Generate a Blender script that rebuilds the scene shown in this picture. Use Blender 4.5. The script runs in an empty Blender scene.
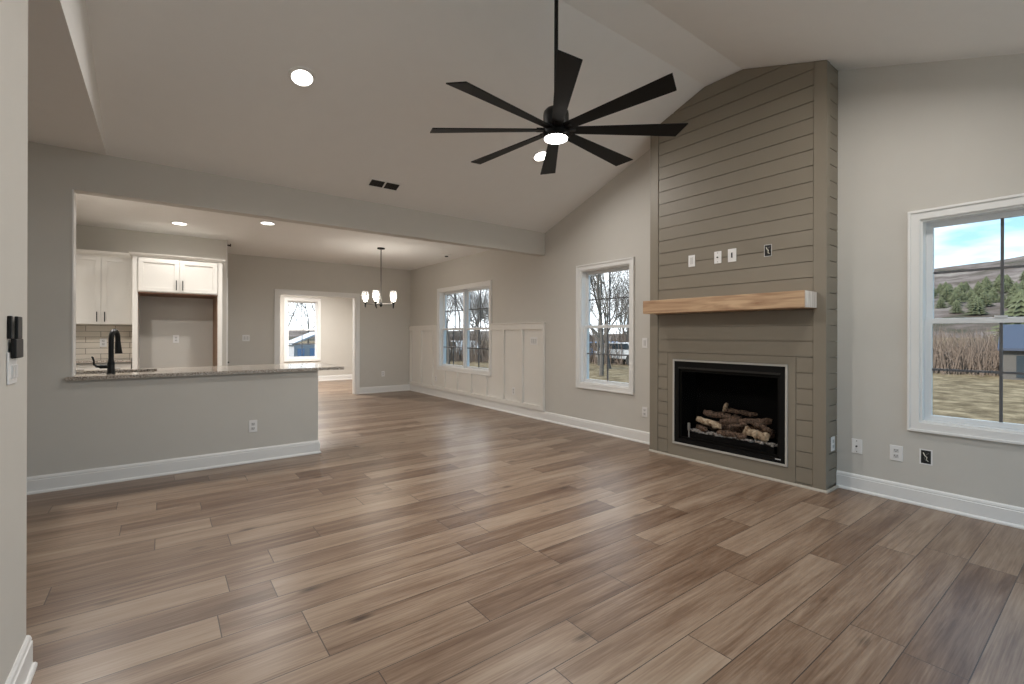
import bpy, bmesh, math, random
from mathutils import Vector, Matrix, noise
R = math.radians
S = bpy.context.scene
COL = S.collection

# ------------------------------------------------------------------ camera
YAW, FPX, HY = 37.0, 466.0, 335.0
cam = bpy.data.cameras.new('camera')
cam.sensor_fit = 'HORIZONTAL'; cam.sensor_width = 36.0
cam.lens = FPX / 1024 * 36.0
cam.shift_y = (HY - 342.0) / 1024
cam.clip_start = 0.02; cam.clip_end = 1500
co = bpy.data.objects.new('camera', cam); COL.objects.link(co)
co.location = (0, 0, 1.25)
co.rotation_mode = 'XYZ'
co.matrix_world = (Matrix.Translation((0, 0, 1.25)) @ Matrix.Rotation(R(-YAW), 4, 'Z')
                   @ Matrix.Rotation(R(90), 4, 'X') @ Matrix.Rotation(R(0.17), 4, 'Z'))
S.camera = co

# ------------------------------------------------------------------ colour management and exposure
S.view_settings.view_transform = 'Standard'
S.view_settings.look = 'None'
S.view_settings.gamma = 1.0
S.view_settings.use_curve_mapping = False
S.view_settings.exposure = 0.42
S.cycles.max_bounces = 10; S.cycles.diffuse_bounces = 6; S.cycles.transparent_max_bounces = 24
S.cycles.use_denoising = True
S.cycles.sample_clamp_indirect = 6.0
CAN_W = 13.0        # recessed lamp power
DAY_W = 2.1         # sky strength

# ------------------------------------------------------------------ sky
W = bpy.data.worlds.new('sky'); S.world = W; W.use_nodes = True
nt = W.node_tree; N = nt.nodes; L = nt.links; N.clear()
out = N.new('ShaderNodeOutputWorld'); bg = N.new('ShaderNodeBackground')
tc = N.new('ShaderNodeTexCoord'); sep = N.new('ShaderNodeSeparateXYZ')
L.new(tc.outputs['Generated'], sep.inputs[0])
ramp = N.new('ShaderNodeValToRGB'); e = ramp.color_ramp.elements
e[0].position = 0.0; e[0].color = (0.30, 0.49, 0.60, 1)
e[1].position = 0.30; e[1].color = (0.13, 0.27, 0.42, 1)
L.new(sep.outputs['Z'], ramp.inputs[0])
nz = N.new('ShaderNodeTexNoise'); nz.inputs['Scale'].default_value = 3.5; nz.inputs['Detail'].default_value = 6
mp = N.new('ShaderNodeMapping'); mp.inputs['Scale'].default_value = (1, 1, 4)
L.new(tc.outputs['Generated'], mp.inputs[0]); L.new(mp.outputs[0], nz.inputs['Vector'])
ad = N.new('ShaderNodeMath'); ad.operation = 'MULTIPLY_ADD'      # more cloud towards +Y
L.new(sep.outputs['Y'], ad.inputs[0]); ad.inputs[1].default_value = 0.75; L.new(nz.outputs['Fac'], ad.inputs[2])
cr = N.new('ShaderNodeValToRGB'); e = cr.color_ramp.elements
e[0].position = 0.60; e[0].color = (0, 0, 0, 1); e[1].position = 0.90; e[1].color = (1, 1, 1, 1)
L.new(ad.outputs[0], cr.inputs[0])
mx = N.new('ShaderNodeMix'); mx.data_type = 'RGBA'
L.new(cr.outputs[0], mx.inputs[0]); L.new(ramp.outputs[0], mx.inputs[6]); mx.inputs[7].default_value = (0.92, 0.95, 1.0, 1)
L.new(mx.outputs[2], bg.inputs[0]); bg.inputs[1].default_value = DAY_W
L.new(bg.outputs[0], out.inputs[0])

# ------------------------------------------------------------------ sun (falls on the hills, from behind the house)
sd = bpy.data.lights.new('sun', 'SUN'); sd.energy = 5.0; sd.angle = R(2); sd.color = (1, .94, .85)
so = bpy.data.objects.new('sun', sd); COL.objects.link(so); so.location = (-20, 3, 20)
so.rotation_euler = Vector((-1, 0.12, 0.75)).to_track_quat('Z', 'Y').to_euler()

# ================================================================== materials
def newmat(name):
    m = bpy.data.materials.new(name); m.use_nodes = True
    return m, m.node_tree.nodes, m.node_tree.links, m.node_tree.nodes['Principled BSDF']

def mat(name, col, rough=.5, metal=0.0, bump=0.0, bscale=60.0, vary=0.0, vscale=8.0, spec=.5, stretch=(1, 1, 1)):
    m, n, l, p = newmat(name)
    p.inputs['Base Color'].default_value = (*col, 1)
    p.inputs['Roughness'].default_value = rough
    p.inputs['Metallic'].default_value = metal
    p.inputs['Specular IOR Level'].default_value = spec
    t = n.new('ShaderNodeTexCoord'); mpn = n.new('ShaderNodeMapping')
    mpn.inputs['Scale'].default_value = stretch
    l.new(t.outputs['Object'], mpn.inputs[0])
    if vary:
        z = n.new('ShaderNodeTexNoise'); z.inputs['Scale'].default_value = vscale; z.inputs['Detail'].default_value = 5
        l.new(mpn.outputs[0], z.inputs['Vector'])
        mxn = n.new('ShaderNodeMix'); mxn.data_type = 'RGBA'
        l.new(z.outputs['Fac'], mxn.inputs[0])
        mxn.inputs[6].default_value = (*[c * (1 - vary) for c in col], 1)
        mxn.inputs[7].default_value = (*[min(1, c * (1 + vary)) for c in col], 1)
        l.new(mxn.outputs[2], p.inputs['Base Color'])
    if bump:
        z = n.new('ShaderNodeTexNoise'); z.inputs['Scale'].default_value = bscale; z.inputs['Detail'].default_value = 3
        l.new(mpn.outputs[0], z.inputs['Vector'])
        b = n.new('ShaderNodeBump'); b.inputs['Strength'].default_value = bump; b.inputs['Distance'].default_value = .002
        l.new(z.outputs['Fac'], b.inputs['Height']); l.new(b.outputs[0], p.inputs['Normal'])
    return m

M_WALL = mat('greige_wall_paint', (.585, .56, .515), .75, bump=.25, bscale=220, vary=.02)
M_CEIL = mat('ceiling_paint', (.82, .805, .78), .85, bump=.3, bscale=160, vary=.02)
M_TRIM = mat('white_trim_paint', (.80, .79, .77), .35, vary=.01)
M_WAINS = mat('wainscot_paint', (.77, .745, .70), .45, vary=.015)
M_TAUPE = mat('taupe_shiplap_paint', (.225, .193, .148), .5, vary=.03, vscale=3)
M_CAB = mat('cabinet_paint', (.74, .71, .66), .35)
M_BLACK = mat('matte_black_metal', (.007, .007, .007), .42, spec=.25)
M_BLADE = mat('black_blade', (.006, .006, .006), .5, vary=.2, vscale=30, spec=.2)
M_BOX = mat('firebox_black', (.006, .006, .006), .8, spec=.1)
M_SILVER = mat('satin_metal_trim', (.46, .44, .40), .4, metal=.1)
M_PLATE = mat('white_plastic', (.80, .79, .78), .3)
M_PLATE2 = mat('outlet_insert_plastic', (.62, .61, .60), .35)
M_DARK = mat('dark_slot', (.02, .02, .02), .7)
M_COPPER = mat('wire_insulation', (.75, .72, .62), .5)
M_MUNT = mat('muntin_dark_grey', (.10, .10, .105), .5)  # dark grey bars, darker than the white sash
M_VINYL = mat('white_window_vinyl', (.74, .75, .76), .35)
M_STEEL = mat('brushed_nickel', (.16, .15, .14), .4, metal=.8)
M_SINK = mat('dark_sink', (.05, .045, .04), .4)
M_CARC = mat('raw_cabinet_edge', (.16, .07, .035), .6)
M_STONE = mat('ember_stone', (.50, .46, .42), .8, vary=.9, vscale=60)
M_BARK = mat('grey_bark', (.10, .088, .078), .9, vary=.4, vscale=3)
M_TWIG = mat('brown_twigs', (.13, .095, .075), .9, vary=.4, vscale=2)
M_NEEDLE = mat('conifer_green', (.075, .085, .042), .9, vary=.5, vscale=3)
M_CARW = mat('white_car_paint', (.40, .41, .43), .25)
M_CARB = mat('blue_car_paint', (.15, .25, .42), .25)
M_GLDK = mat('dark_car_glass', (.03, .04, .05), .1)
M_RUB = mat('tyre', (.02, .02, .02), .8)
M_SIDING = mat('pale_siding', (.34, .34, .36), .7)
M_SHED = mat('weathered_shed_wall', (.085, .075, .068), .8, vary=.3)
M_ROOFB = mat('blue_grey_roof', (.035, .045, .075), .6)
M_DRIVE = mat('pale_gravel', (.38, .38, .40), .9, vary=.15, vscale=3)

def glassmat(name, tint, gl=.06):
    m = bpy.data.materials.new(name); m.use_nodes = True
    n = m.node_tree.nodes; l = m.node_tree.links; n.clear()
    o = n.new('ShaderNodeOutputMaterial'); t = n.new('ShaderNodeBsdfTransparent'); g = n.new('ShaderNodeBsdfGlossy')
    t.inputs[0].default_value = (*tint, 1); g.inputs['Roughness'].default_value = .03
    f = n.new('ShaderNodeFresnel'); f.inputs['IOR'].default_value = 1.45
    mxs = n.new('ShaderNodeMixShader')
    ge = n.new('ShaderNodeNewGeometry'); iv = n.new('ShaderNodeMath'); iv.operation = 'SUBTRACT'; iv.inputs[0].default_value = 1
    mu = n.new('ShaderNodeMath'); mu.operation = 'MULTIPLY'       # reflect at the front face of the pane only
    l.new(ge.outputs['Backfacing'], iv.inputs[1]); l.new(iv.outputs[0], mu.inputs[0]); l.new(f.outputs[0], mu.inputs[1])
    l.new(mu.outputs[0], mxs.inputs[0]); l.new(t.outputs[0], mxs.inputs[1]); l.new(g.outputs[0], mxs.inputs[2])
    l.new(mxs.outputs[0], o.inputs[0]); return m
M_GLASS = glassmat('window_glass', (.95, .97, .97))
M_FGLASS = glassmat('fireplace_glass', (.85, .85, .85)); M_FGLASS.node_tree.nodes['Fresnel'].inputs['IOR'].default_value = 1.12
def seeded():
    m = bpy.data.materials.new('seeded_glass'); m.use_nodes = True
    n = m.node_tree.nodes; l = m.node_tree.links; n.clear()
    o = n.new('ShaderNodeOutputMaterial'); t = n.new('ShaderNodeBsdfTransparent'); g = n.new('ShaderNodeBsdfTranslucent')
    g.inputs[0].default_value = (.9, .9, .9, 1); mxs = n.new('ShaderNodeMixShader'); z = n.new('ShaderNodeTexNoise'); z.inputs['Scale'].default_value = 90
    q = n.new('ShaderNodeMath'); q.operation = 'MULTIPLY'; q.inputs[1].default_value = .35; l.new(z.outputs['Fac'], q.inputs[0])
    l.new(q.outputs[0], mxs.inputs[0]); l.new(t.outputs[0], mxs.inputs[1]); l.new(g.outputs[0], mxs.inputs[2]); l.new(mxs.outputs[0], o.inputs[0]); return m
M_SHADE = seeded()

def emis(name, col, st):
    m, n, l, p = newmat(name)
    p.inputs['Base Color'].default_value = (*col, 1)
    p.inputs['Emission Color'].default_value = (*col, 1); p.inputs['Emission Strength'].default_value = st
    return m
M_LAMP = emis('lamp_diffuser', (1, .97, .92), 6.0)
M_BULB = emis('bulb', (1, .93, .82), 14.0)

def floor_mat():
    m, n, l, p = newmat('oak_plank_floor')
    t = n.new('ShaderNodeTexCoord'); s = n.new('ShaderNodeSeparateXYZ'); l.new(t.outputs['Object'], s.inputs[0])
    def ma(op, a, b=None, c=None):
        q = n.new('ShaderNodeMath'); q.operation = op
        for i, v in enumerate((a, b, c)):
            if v is None: continue
            if isinstance(v, (int, float)): q.inputs[i].default_value = v
            else: l.new(v, q.inputs[i])
        return q.outputs[0]
    WD, LN = .19, 1.22
    yy = ma('DIVIDE', ma('SUBTRACT', s.outputs['Y'], .35), WD)
    row = ma('FLOOR', yy)
    wn = n.new('ShaderNodeTexWhiteNoise'); wn.noise_dimensions = '1D'; l.new(row, wn.inputs['W'])
    xx = ma('ADD', ma('DIVIDE', s.outputs['X'], LN), ma('MULTIPLY', wn.outputs['Value'], 7.0))
    colm = ma('FLOOR', xx)
    cb = n.new('ShaderNodeCombineXYZ'); l.new(row, cb.inputs[0]); l.new(colm, cb.inputs[1])
    w2 = n.new('ShaderNodeTexWhiteNoise'); w2.noise_dimensions = '2D'; l.new(cb.outputs[0], w2.inputs['Vector'])
    # grain
    cg = n.new('ShaderNodeCombineXYZ')
    l.new(ma('MULTIPLY', s.outputs['X'], .85), cg.inputs[0])
    l.new(ma('MULTIPLY', s.outputs['Y'], 8.5), cg.inputs[1])
    l.new(ma('MULTIPLY', w2.outputs['Value'], 40.0), cg.inputs[2])
    g1 = n.new('ShaderNodeTexNoise'); g1.inputs['Scale'].default_value = 1.6; g1.inputs['Detail'].default_value = 9; g1.inputs['Roughness'].default_value = .62
    g1.inputs['Distortion'].default_value = .45
    l.new(cg.outputs[0], g1.inputs['Vector'])
    cg2 = n.new('ShaderNodeCombineXYZ')
    l.new(ma('MULTIPLY', s.outputs['X'], 2.6), cg2.inputs[0])
    l.new(ma('MULTIPLY', s.outputs['Y'], 110.0), cg2.inputs[1])
    l.new(ma('MULTIPLY', w2.outputs['Value'], 40.0), cg2.inputs[2])
    g2 = n.new('ShaderNodeTexNoise'); g2.inputs['Scale'].default_value = 1.3; g2.inputs['Detail'].default_value = 4
    g2.inputs['Distortion'].default_value = .15
    l.new(cg2.outputs[0], g2.inputs['Vector'])
    r1 = n.new('ShaderNodeValToRGB'); e = r1.color_ramp.elements
    e[0].position = .28; e[0].color = (.105, .056, .032, 1)
    e[1].position = .78; e[1].color = (.40, .315, .235, 1)
    k = e.new(.42); k.color = (.185, .118, .077, 1)
    k = e.new(.56); k.color = (.285, .203, .142, 1)
    tone = ma('ADD', ma('MULTIPLY', g1.outputs['Fac'], .66), ma('MULTIPLY', ma('SUBTRACT', w2.outputs['Value'], .5), .20))
    tone = ma('ADD', tone, ma('MULTIPLY', ma('SUBTRACT', g2.outputs['Fac'], .5), .30))
    # cathedral rings, drawn out along each board
    wv = n.new('ShaderNodeTexWave'); wv.wave_type = 'BANDS'; wv.bands_direction = 'Y'
    cw = n.new('ShaderNodeCombineXYZ'); l.new(ma('MULTIPLY', s.outputs['X'], .35), cw.inputs[0]); l.new(s.outputs['Y'], cw.inputs[1]); l.new(ma('MULTIPLY', w2.outputs['Value'], 9.0), cw.inputs[2])
    l.new(cw.outputs[0], wv.inputs['Vector']); wv.inputs['Scale'].default_value = 9; wv.inputs['Distortion'].default_value = 9; wv.inputs['Detail'].default_value = 2; wv.inputs['Detail Scale'].default_value = 1.2
    tone = ma('ADD', tone, ma('MULTIPLY', ma('SUBTRACT', wv.outputs['Fac'], .5), .025))
    tone = ma('ADD', tone, .145)
    l.new(tone, r1.inputs[0])
    # knots
    cv = n.new('ShaderNodeCombineXYZ')
    l.new(ma('MULTIPLY', s.outputs['X'], 1.0), cv.inputs[0]); l.new(ma('MULTIPLY', s.outputs['Y'], 2.4), cv.inputs[1])
    vo = n.new('ShaderNodeTexVoronoi'); vo.inputs['Scale'].default_value = 1.9; l.new(cv.outputs[0], vo.inputs['Vector'])
    vr = n.new('ShaderNodeValToRGB'); e = vr.color_ramp.elements
    e[0].position = .015; e[0].color = (.28, .24, .22, 1); e[1].position = .13; e[1].color = (1, 1, 1, 1)
    l.new(ma('ADD', vo.outputs['Distance'], ma('MULTIPLY', ma('SUBTRACT', g2.outputs['Fac'], .5), .12)), vr.inputs[0])
    mk = n.new('ShaderNodeMix'); mk.data_type = 'RGBA'; mk.blend_type = 'MULTIPLY'; mk.inputs[0].default_value = 1
    l.new(r1.outputs[0], mk.inputs[6]); l.new(vr.outputs[0], mk.inputs[7])
    # seams
    fy = ma('FRACT', yy); fx = ma('FRACT', xx)
    dy = ma('MULTIPLY', ma('MINIMUM', fy, ma('SUBTRACT', 1.0, fy)), WD)
    dx = ma('MULTIPLY', ma('MINIMUM', fx, ma('SUBTRACT', 1.0, fx)), LN)
    d = ma('MINIMUM', dx, dy)
    sm = ma('GREATER_THAN', d, .0021)
    ms = n.new('ShaderNodeMix'); ms.data_type = 'RGBA'
    l.new(sm, ms.inputs[0]); ms.inputs[6].default_value = (.06, .04, .03, 1); l.new(mk.outputs[2], ms.inputs[7])
    l.new(ms.outputs[2], p.inputs['Base Color'])
    p.inputs['Roughness'].default_value = .33
    p.inputs['Specular IOR Level'].default_value = .5
    b = n.new('ShaderNodeBump'); b.inputs['Strength'].default_value = .25; b.inputs['Distance'].default_value = .002
    l.new(ma('ADD', g2.outputs['Fac'], ma('MULTIPLY', sm, 1.5)), b.inputs['Height']); l.new(b.outputs[0], p.inputs['Normal'])
    return m
M_FLOOR = floor_mat()

def wood_mat(name, c0, c1, axis, sc=1.0, rough=.6):
    m, n, l, p = newmat(name)
    t = n.new('ShaderNodeTexCoord'); mpn = n.new('ShaderNodeMapping'); v = [22 * sc] * 3; v[axis] = 1.6 * sc
    mpn.inputs['Scale'].default_value = v; l.new(t.outputs['Object'], mpn.inputs[0])
    z = n.new('ShaderNodeTexNoise'); z.inputs['Scale'].default_value = 1.0; z.inputs['Detail'].default_value = 6; z.inputs['Distortion'].default_value = 1.2
    l.new(mpn.outputs[0], z.inputs['Vector'])
    r = n.new('ShaderNodeValToRGB'); e = r.color_ramp.elements
    e[0].position = .32; e[0].color = (*c0, 1); e[1].position = .66; e[1].color = (*c1, 1)
    l.new(z.outputs['Fac'], r.inputs[0]); l.new(r.outputs[0], p.inputs['Base Color']); p.inputs['Roughness'].default_value = rough
    return m
M_MANTEL = wood_mat('raw_pine_beam', (.30, .165, .09), (.56, .38, .23), 1)
M_ENDGR = wood_mat('sawn_end_grain', (.50, .42, .36), (.78, .72, .66), 2, 2.0, .8)
M_LOG = wood_mat('charred_log', (.006, .005, .004), (.30, .19, .13), 0, 3.0, .9)
M_LOGP = wood_mat('split_log_face', (.34, .21, .12), (.85, .68, .48), 0, 1.2, .9)

def granite():
    m, n, l, p = newmat('speckled_granite')
    t = n.new('ShaderNodeTexCoord')
    a = n.new('ShaderNodeTexNoise'); a.inputs['Scale'].default_value = 90; a.inputs['Detail'].default_value = 4
    l.new(t.outputs['Object'], a.inputs['Vector'])
    r = n.new('ShaderNodeValToRGB'); e = r.color_ramp.elements
    e[0].position = .34; e[0].color = (.15, .12, .10, 1); e[1].position = .64; e[1].color = (.55, .50, .45, 1)
    k = e.new(.48); k.color = (.36, .31, .26, 1)
    l.new(a.outputs['Fac'], r.inputs[0]); l.new(r.outputs[0], p.inputs['Base Color']); p.inputs['Roughness'].default_value = .12
    return m
M_GRAN = granite()

def tile():
    m, n, l, p = newmat('cream_subway_tile')
    t = n.new('ShaderNodeTexCoord'); s = n.new('ShaderNodeSeparateXYZ'); c = n.new('ShaderNodeCombineXYZ')
    l.new(t.outputs['Object'], s.inputs[0]); l.new(s.outputs['X'], c.inputs[0]); l.new(s.outputs['Z'], c.inputs[1])
    b = n.new('ShaderNodeTexBrick'); b.inputs['Scale'].default_value = 1
    b.inputs['Brick Width'].default_value = .305; b.inputs['Row Height'].default_value = .0765
    b.inputs['Mortar Size'].default_value = .0035; b.inputs['Mortar Smooth'].default_value = .1
    b.inputs['Color1'].default_value = (.74, .67, .57, 1); b.inputs['Color2'].default_value = (.82, .75, .66, 1)
    b.inputs['Mortar'].default_value = (.33, .28, .22, 1)
    l.new(c.outputs[0], b.inputs['Vector']); l.new(b.outputs['Color'], p.inputs['Base Color']); p.inputs['Roughness'].default_value = .25
    bm_ = n.new('ShaderNodeBump'); bm_.inputs['Strength'].default_value = .5; bm_.inputs['Distance'].default_value = .002; bm_.invert = True
    l.new(b.outputs['Fac'], bm_.inputs['Height']); l.new(bm_.outputs[0], p.inputs['Normal'])
    return m
M_TILE = tile()

def ground_mat(name, stops, sc, detail=8):
    m, n, l, p = newmat(name)
    t = n.new('ShaderNodeTexCoord')
    a = n.new('ShaderNodeTexNoise'); a.inputs['Scale'].default_value = sc; a.inputs['Detail'].default_value = detail; a.inputs['Roughness'].default_value = .7
    l.new(t.outputs['Object'], a.inputs['Vector'])
    r = n.new('ShaderNodeValToRGB'); e = r.color_ramp.elements
    e[0].position, e[0].color = stops[0][0], (*stops[0][1], 1)
    e[1].position, e[1].color = stops[-1][0], (*stops[-1][1], 1)
    for q, c in stops[1:-1]:
        k = e.new(q); k.color = (*c, 1)
    l.new(a.outputs['Fac'], r.inputs[0]); l.new(r.outputs[0], p.inputs['Base Color']); p.inputs['Roughness'].default_value = 1
    p.inputs['Specular IOR Level'].default_value = .1
    return m
M_GRASS = ground_mat('dry_winter_grass', [(.34, (.05, .035, .018)), (.5, (.145, .11, .066)), (.64, (.27, .215, .14))], 1.6)
M_HILL = ground_mat('bare_wooded_hillside', [(.38, (.035, .038, .022)), (.47, (.085, .066, .056)), (.55, (.13, .105, .098)), (.66, (.20, .175, .155))], .10, 10)

# ================================================================== mesh helpers
class B:
    """collects shapes into one bmesh"""
    def __init__(s): s.bm = bmesh.new()
    def box(s, x0, x1, y0, y1, z0, z1):
        v = [s.bm.verts.new(p) for p in ((x0, y0, z0), (x1, y0, z0), (x1, y1, z0), (x0, y1, z0), (x0, y0, z1), (x1, y0, z1), (x1, y1, z1), (x0, y1, z1))]
        for f in ((3, 2, 1, 0), (4, 5, 6, 7), (0, 1, 5, 4), (1, 2, 6, 5), (2, 3, 7, 6), (3, 0, 4, 7)): s.bm.faces.new([v[i] for i in f])
        return s
    def tube(s, pts, rad, seg=10, caps=True):
        pts = [Vector(p) for p in pts]; rr = rad if isinstance(rad, (list, tuple)) else [rad] * len(pts)
        rings = []; ref = None
        for i, p in enumerate(pts):
            d = (pts[min(i + 1, len(pts) - 1)] - pts[max(i - 1, 0)]).normalized()
            if ref is None: ref = Vector((0, 0, 1)) if abs(d.z) < .9 else Vector((1, 0, 0))
            a = (ref - d * ref.dot(d)).normalized(); b = d.cross(a); ref = a
            rings.append([s.bm.verts.new(p + (a * math.cos(2 * math.pi * k / seg) + b * math.sin(2 * math.pi * k / seg)) * rr[i]) for k in range(seg)])
        for r0, r1 in zip(rings, rings[1:]):
            for k in range(seg): s.bm.faces.new((r0[k], r0[(k + 1) % seg], r1[(k + 1) % seg], r1[k]))
        if caps:
            s.bm.faces.new(rings[0][::-1]); s.bm.faces.new(rings[-1])
        return s
    def lathe(s, prof, cx=0, cy=0, seg=28, cap0=True, cap1=True):
        rings = [[s.bm.verts.new((cx + r * math.cos(2 * math.pi * k / seg), cy + r * math.sin(2 * math.pi * k / seg), z)) for k in range(seg)] for r, z in prof]
        for r0, r1 in zip(rings, rings[1:]):
            for k in range(seg): s.bm.faces.new((r0[k], r0[(k + 1) % seg], r1[(k + 1) % seg], r1[k]))
        if cap0: s.bm.faces.new(rings[0][::-1])
        if cap1: s.bm.faces.new(rings[-1])
        return s
    def prism(s, poly, p0, p1, n, m0=0, m1=0):
        """profile (d along n, z) swept from p0 to p1; m0/m1 shift the ends with d for mitres"""
        p0, p1, n = Vector((*p0, 0)), Vector((*p1, 0)), Vector((*n, 0)); t = (p1 - p0).normalized()
        a = [s.bm.verts.new(p0 + n * d + t * (m0 * d) + Vector((0, 0, z))) for d, z in poly]
        b = [s.bm.verts.new(p1 + n * d + t * (m1 * d) + Vector((0, 0, z))) for d, z in poly]
        k = len(poly)
        for i in range(k): s.bm.faces.new((a[i], a[(i + 1) % k], b[(i + 1) % k], b[i]))
        s.bm.faces.new(a[::-1]); s.bm.faces.new(b)
        return s
    def poly_extrude(s, pts, vec):
        a = [s.bm.verts.new(p) for p in pts]; b = [s.bm.verts.new(Vector(p) + Vector(vec)) for p in pts]; k = len(pts)
        for i in range(k): s.bm.faces.new((a[i], a[(i + 1) % k], b[(i + 1) % k], b[i]))
        s.bm.faces.new(a[::-1]); s.bm.faces.new(b)
        return s
    def panel(s, plane, c0, c1, a0, a1, z0, z1, holes=()):
        """a slab with rectangular holes. plane 'X': thickness in x (c0..c1), a=y; 'Y': thickness in y, a=x; 'Z': thickness z, a=x, z=y"""
        A = sorted({a0, a1, *[h[0] for h in holes], *[h[1] for h in holes]}); Z = sorted({z0, z1, *[h[2] for h in holes], *[h[3] for h in holes]})
        A = [a for a in A if a0 <= a <= a1]; Z = [z for z in Z if z0 <= z <= z1]
        def solid(i, j):
            if i < 0 or j < 0 or i >= len(A) - 1 or j >= len(Z) - 1: return False
            x, y = (A[i] + A[i + 1]) / 2, (Z[j] + Z[j + 1]) / 2
            return not any(h[0] < x < h[1] and h[2] < y < h[3] for h in holes)
        vc = {}
        def V(a, z, c):
            if (a, z, c) not in vc:
                vc[a, z, c] = s.bm.verts.new((c, a, z) if plane == 'X' else (a, c, z) if plane == 'Y' else (a, z, c))
            return vc[a, z, c]
        for i in range(len(A) - 1):
            for j in range(len(Z) - 1):
                if not solid(i, j): continue
                a, b, y, z = A[i], A[i + 1], Z[j], Z[j + 1]
                s.bm.faces.new((V(a, y, c0), V(b, y, c0), V(b, z, c0), V(a, z, c0)))
                s.bm.faces.new((V(a, y, c1), V(a, z, c1), V(b, z, c1), V(b, y, c1)))
                if not solid(i - 1, j): s.bm.faces.new((V(a, y, c0), V(a, z, c0), V(a, z, c1), V(a, y, c1)))
                if not solid(i + 1, j): s.bm.faces.new((V(b, y, c0), V(b, y, c1), V(b, z, c1), V(b, z, c0)))
                if not solid(i, j - 1): s.bm.faces.new((V(a, y, c0), V(a, y, c1), V(b, y, c1), V(b, y, c0)))
                if not solid(i, j + 1): s.bm.faces.new((V(a, z, c0), V(b, z, c0), V(b, z, c1), V(a, z, c1)))
        return s
    def cut(s, co, no):
        g = s.bm.verts[:] + s.bm.edges[:] + s.bm.faces[:]
        bmesh.ops.bisect_plane(s.bm, geom=g, plane_co=co, plane_no=no, clear_outer=True)
        ed = [e for e in s.bm.edges if e.is_boundary]
        if ed: bmesh.ops.holes_fill(s.bm, edges=ed, sides=0)
        return s
    def make(s, name, m, parent=None, smooth=False, bev=0.0, kind=None, label=None):
        bmesh.ops.recalc_face_normals(s.bm, faces=s.bm.faces)
        me = bpy.data.meshes.new(name); s.bm.to_mesh(me); s.bm.free()
        if smooth:
            for f in me.polygons: f.use_smooth = True
        for mm in (m if isinstance(m, (list, tuple)) else [m]): me.materials.append(mm)
        o = bpy.data.objects.new(name, me); COL.objects.link(o)
        if parent: o.parent = parent
        if smooth:
            md = o.modifiers.new('es', 'EDGE_SPLIT'); md.split_angle = R(40)
        if bev:
            md = o.modifiers.new('bv', 'BEVEL'); md.width = bev; md.segments = 2; md.limit_method = 'ANGLE'
        if kind: o['kind'] = kind
        if label: o['label'] = label
        return o

def thing(name, label, cat, loc=(0, 0, 0), rz=0, group=None, kind=None, euler=None):
    o = bpy.data.objects.new(name, None); COL.objects.link(o)
    o.empty_display_size = .05
    o.location = loc; o.rotation_euler = euler if euler else (0, 0, R(rz)); o['label'] = label; o['category'] = cat
    if group: o['group'] = group
    if kind: o['kind'] = kind
    return o

def tag(o, label, cat, group=None, kind=None):
    o['label'] = label; o['category'] = cat
    if group: o['group'] = group
    if kind: o['kind'] = kind
    return o

def dup(root, loc, rot=None, sc=None, label=None, group=None):
    r = root.copy(); COL.objects.link(r); r.location = loc
    if rot is not None: r.rotation_euler = rot
    if sc is not None: r.scale = sc
    if label: r['label'] = label
    if group: r['group'] = group
    for ch in list(root.children):
        c = ch.copy(); COL.objects.link(c); c.parent = r
        for g in ch.children:
            d = g.copy(); COL.objects.link(d); d.parent = c
    return r

# ================================================================== dimensions
XW, WT = 4.49, .15            # window wall inner face
XL = -.394                    # near left wall face
XF = -.365
YH, YHB = 5.16, 5.29          # half wall front and back
YF = 9.76                     # dining far wall
YK = 8.42                     # kitchen back wall
YR = 13.1                     # far room window wall
ZT, ZB, ZK = 2.745, 2.42, 2.70
SL, YA, YB_, SN = .355, 2.50, 2.14, .345
ZP = ZT + SL * (YH - YA)      # flat ridge height
YN = -1.1                     # wall behind camera
def zceil(y):
    return ZT + SL * (YH - y) if y > YA else (ZP if y > YB_ else ZP - SN * (YB_ - y))

# ------------------------------------------------------------------ shell
B().box(-1.75, XW + .14, YN - .13, YR + .14, -.2, 0).make('floor', M_FLOOR, kind='structure')
# window wall: windows at (y0,y1,z0,z1) rough openings inside the casings
WIN_T, WIN_B, CAS = 2.18, .545, .07
w3 = (.05, 1.007); w2 = (3.54, 4.50); w1 = (6.53, 8.46)
hol = [(a + CAS, b - CAS, WIN_B + CAS, WIN_T - CAS) for a, b in (w1, w2, w3)]
FB = (1.765, 2.828, .16, .985)   # firebox opening
hol.append((FB[0] - .005, FB[1] + .005, FB[2] - .005, FB[3] + .005))
B().panel('X', XW, XW + WT, YN - .13, YR + .13, 0, 3.95, hol).make('wall_right', M_WALL, kind='structure')
# vault with flat strip at the ridge
T = .12
b = B()
ys = [YH + .13, YA, YB_, YN - .13]
for y0, y1 in zip(ys, ys[1:]):
    b.poly_extrude([(XF, y0, zceil(y0)), (XF, y1, zceil(y1)), (XF, y1, zceil(y1) + T), (XF, y0, zceil(y0) + T)], (XW + WT - XF, 0, 0))
bmesh.ops.remove_doubles(b.bm, verts=b.bm.verts, dist=.0001)
b.make('ceiling_vault', M_CEIL, kind='structure')
B().box(-1.75, XF - .1, YN - .13, YHB, ZT, ZT + T).make('ceiling_hall', M_CEIL, kind='structure')
B().box(XF - .1, XF, YN - .13, YHB, ZT, 3.95).make('wall_fascia', M_CEIL, kind='structure')
B().box(-1.75, XW + WT, YHB, YR + .13, ZK, ZK + T).make('ceiling_kitchen', M_CEIL, kind='structure')
# near left wall
B().box(XL - .13, XL, YN, 2.45, 0, ZT).make('wall_left', M_WALL, kind='structure')
B().box(-1.75, -1.62, YN - .13, YHB, 0, ZT + T).make('wall_hall', M_WALL, kind='structure')
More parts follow.
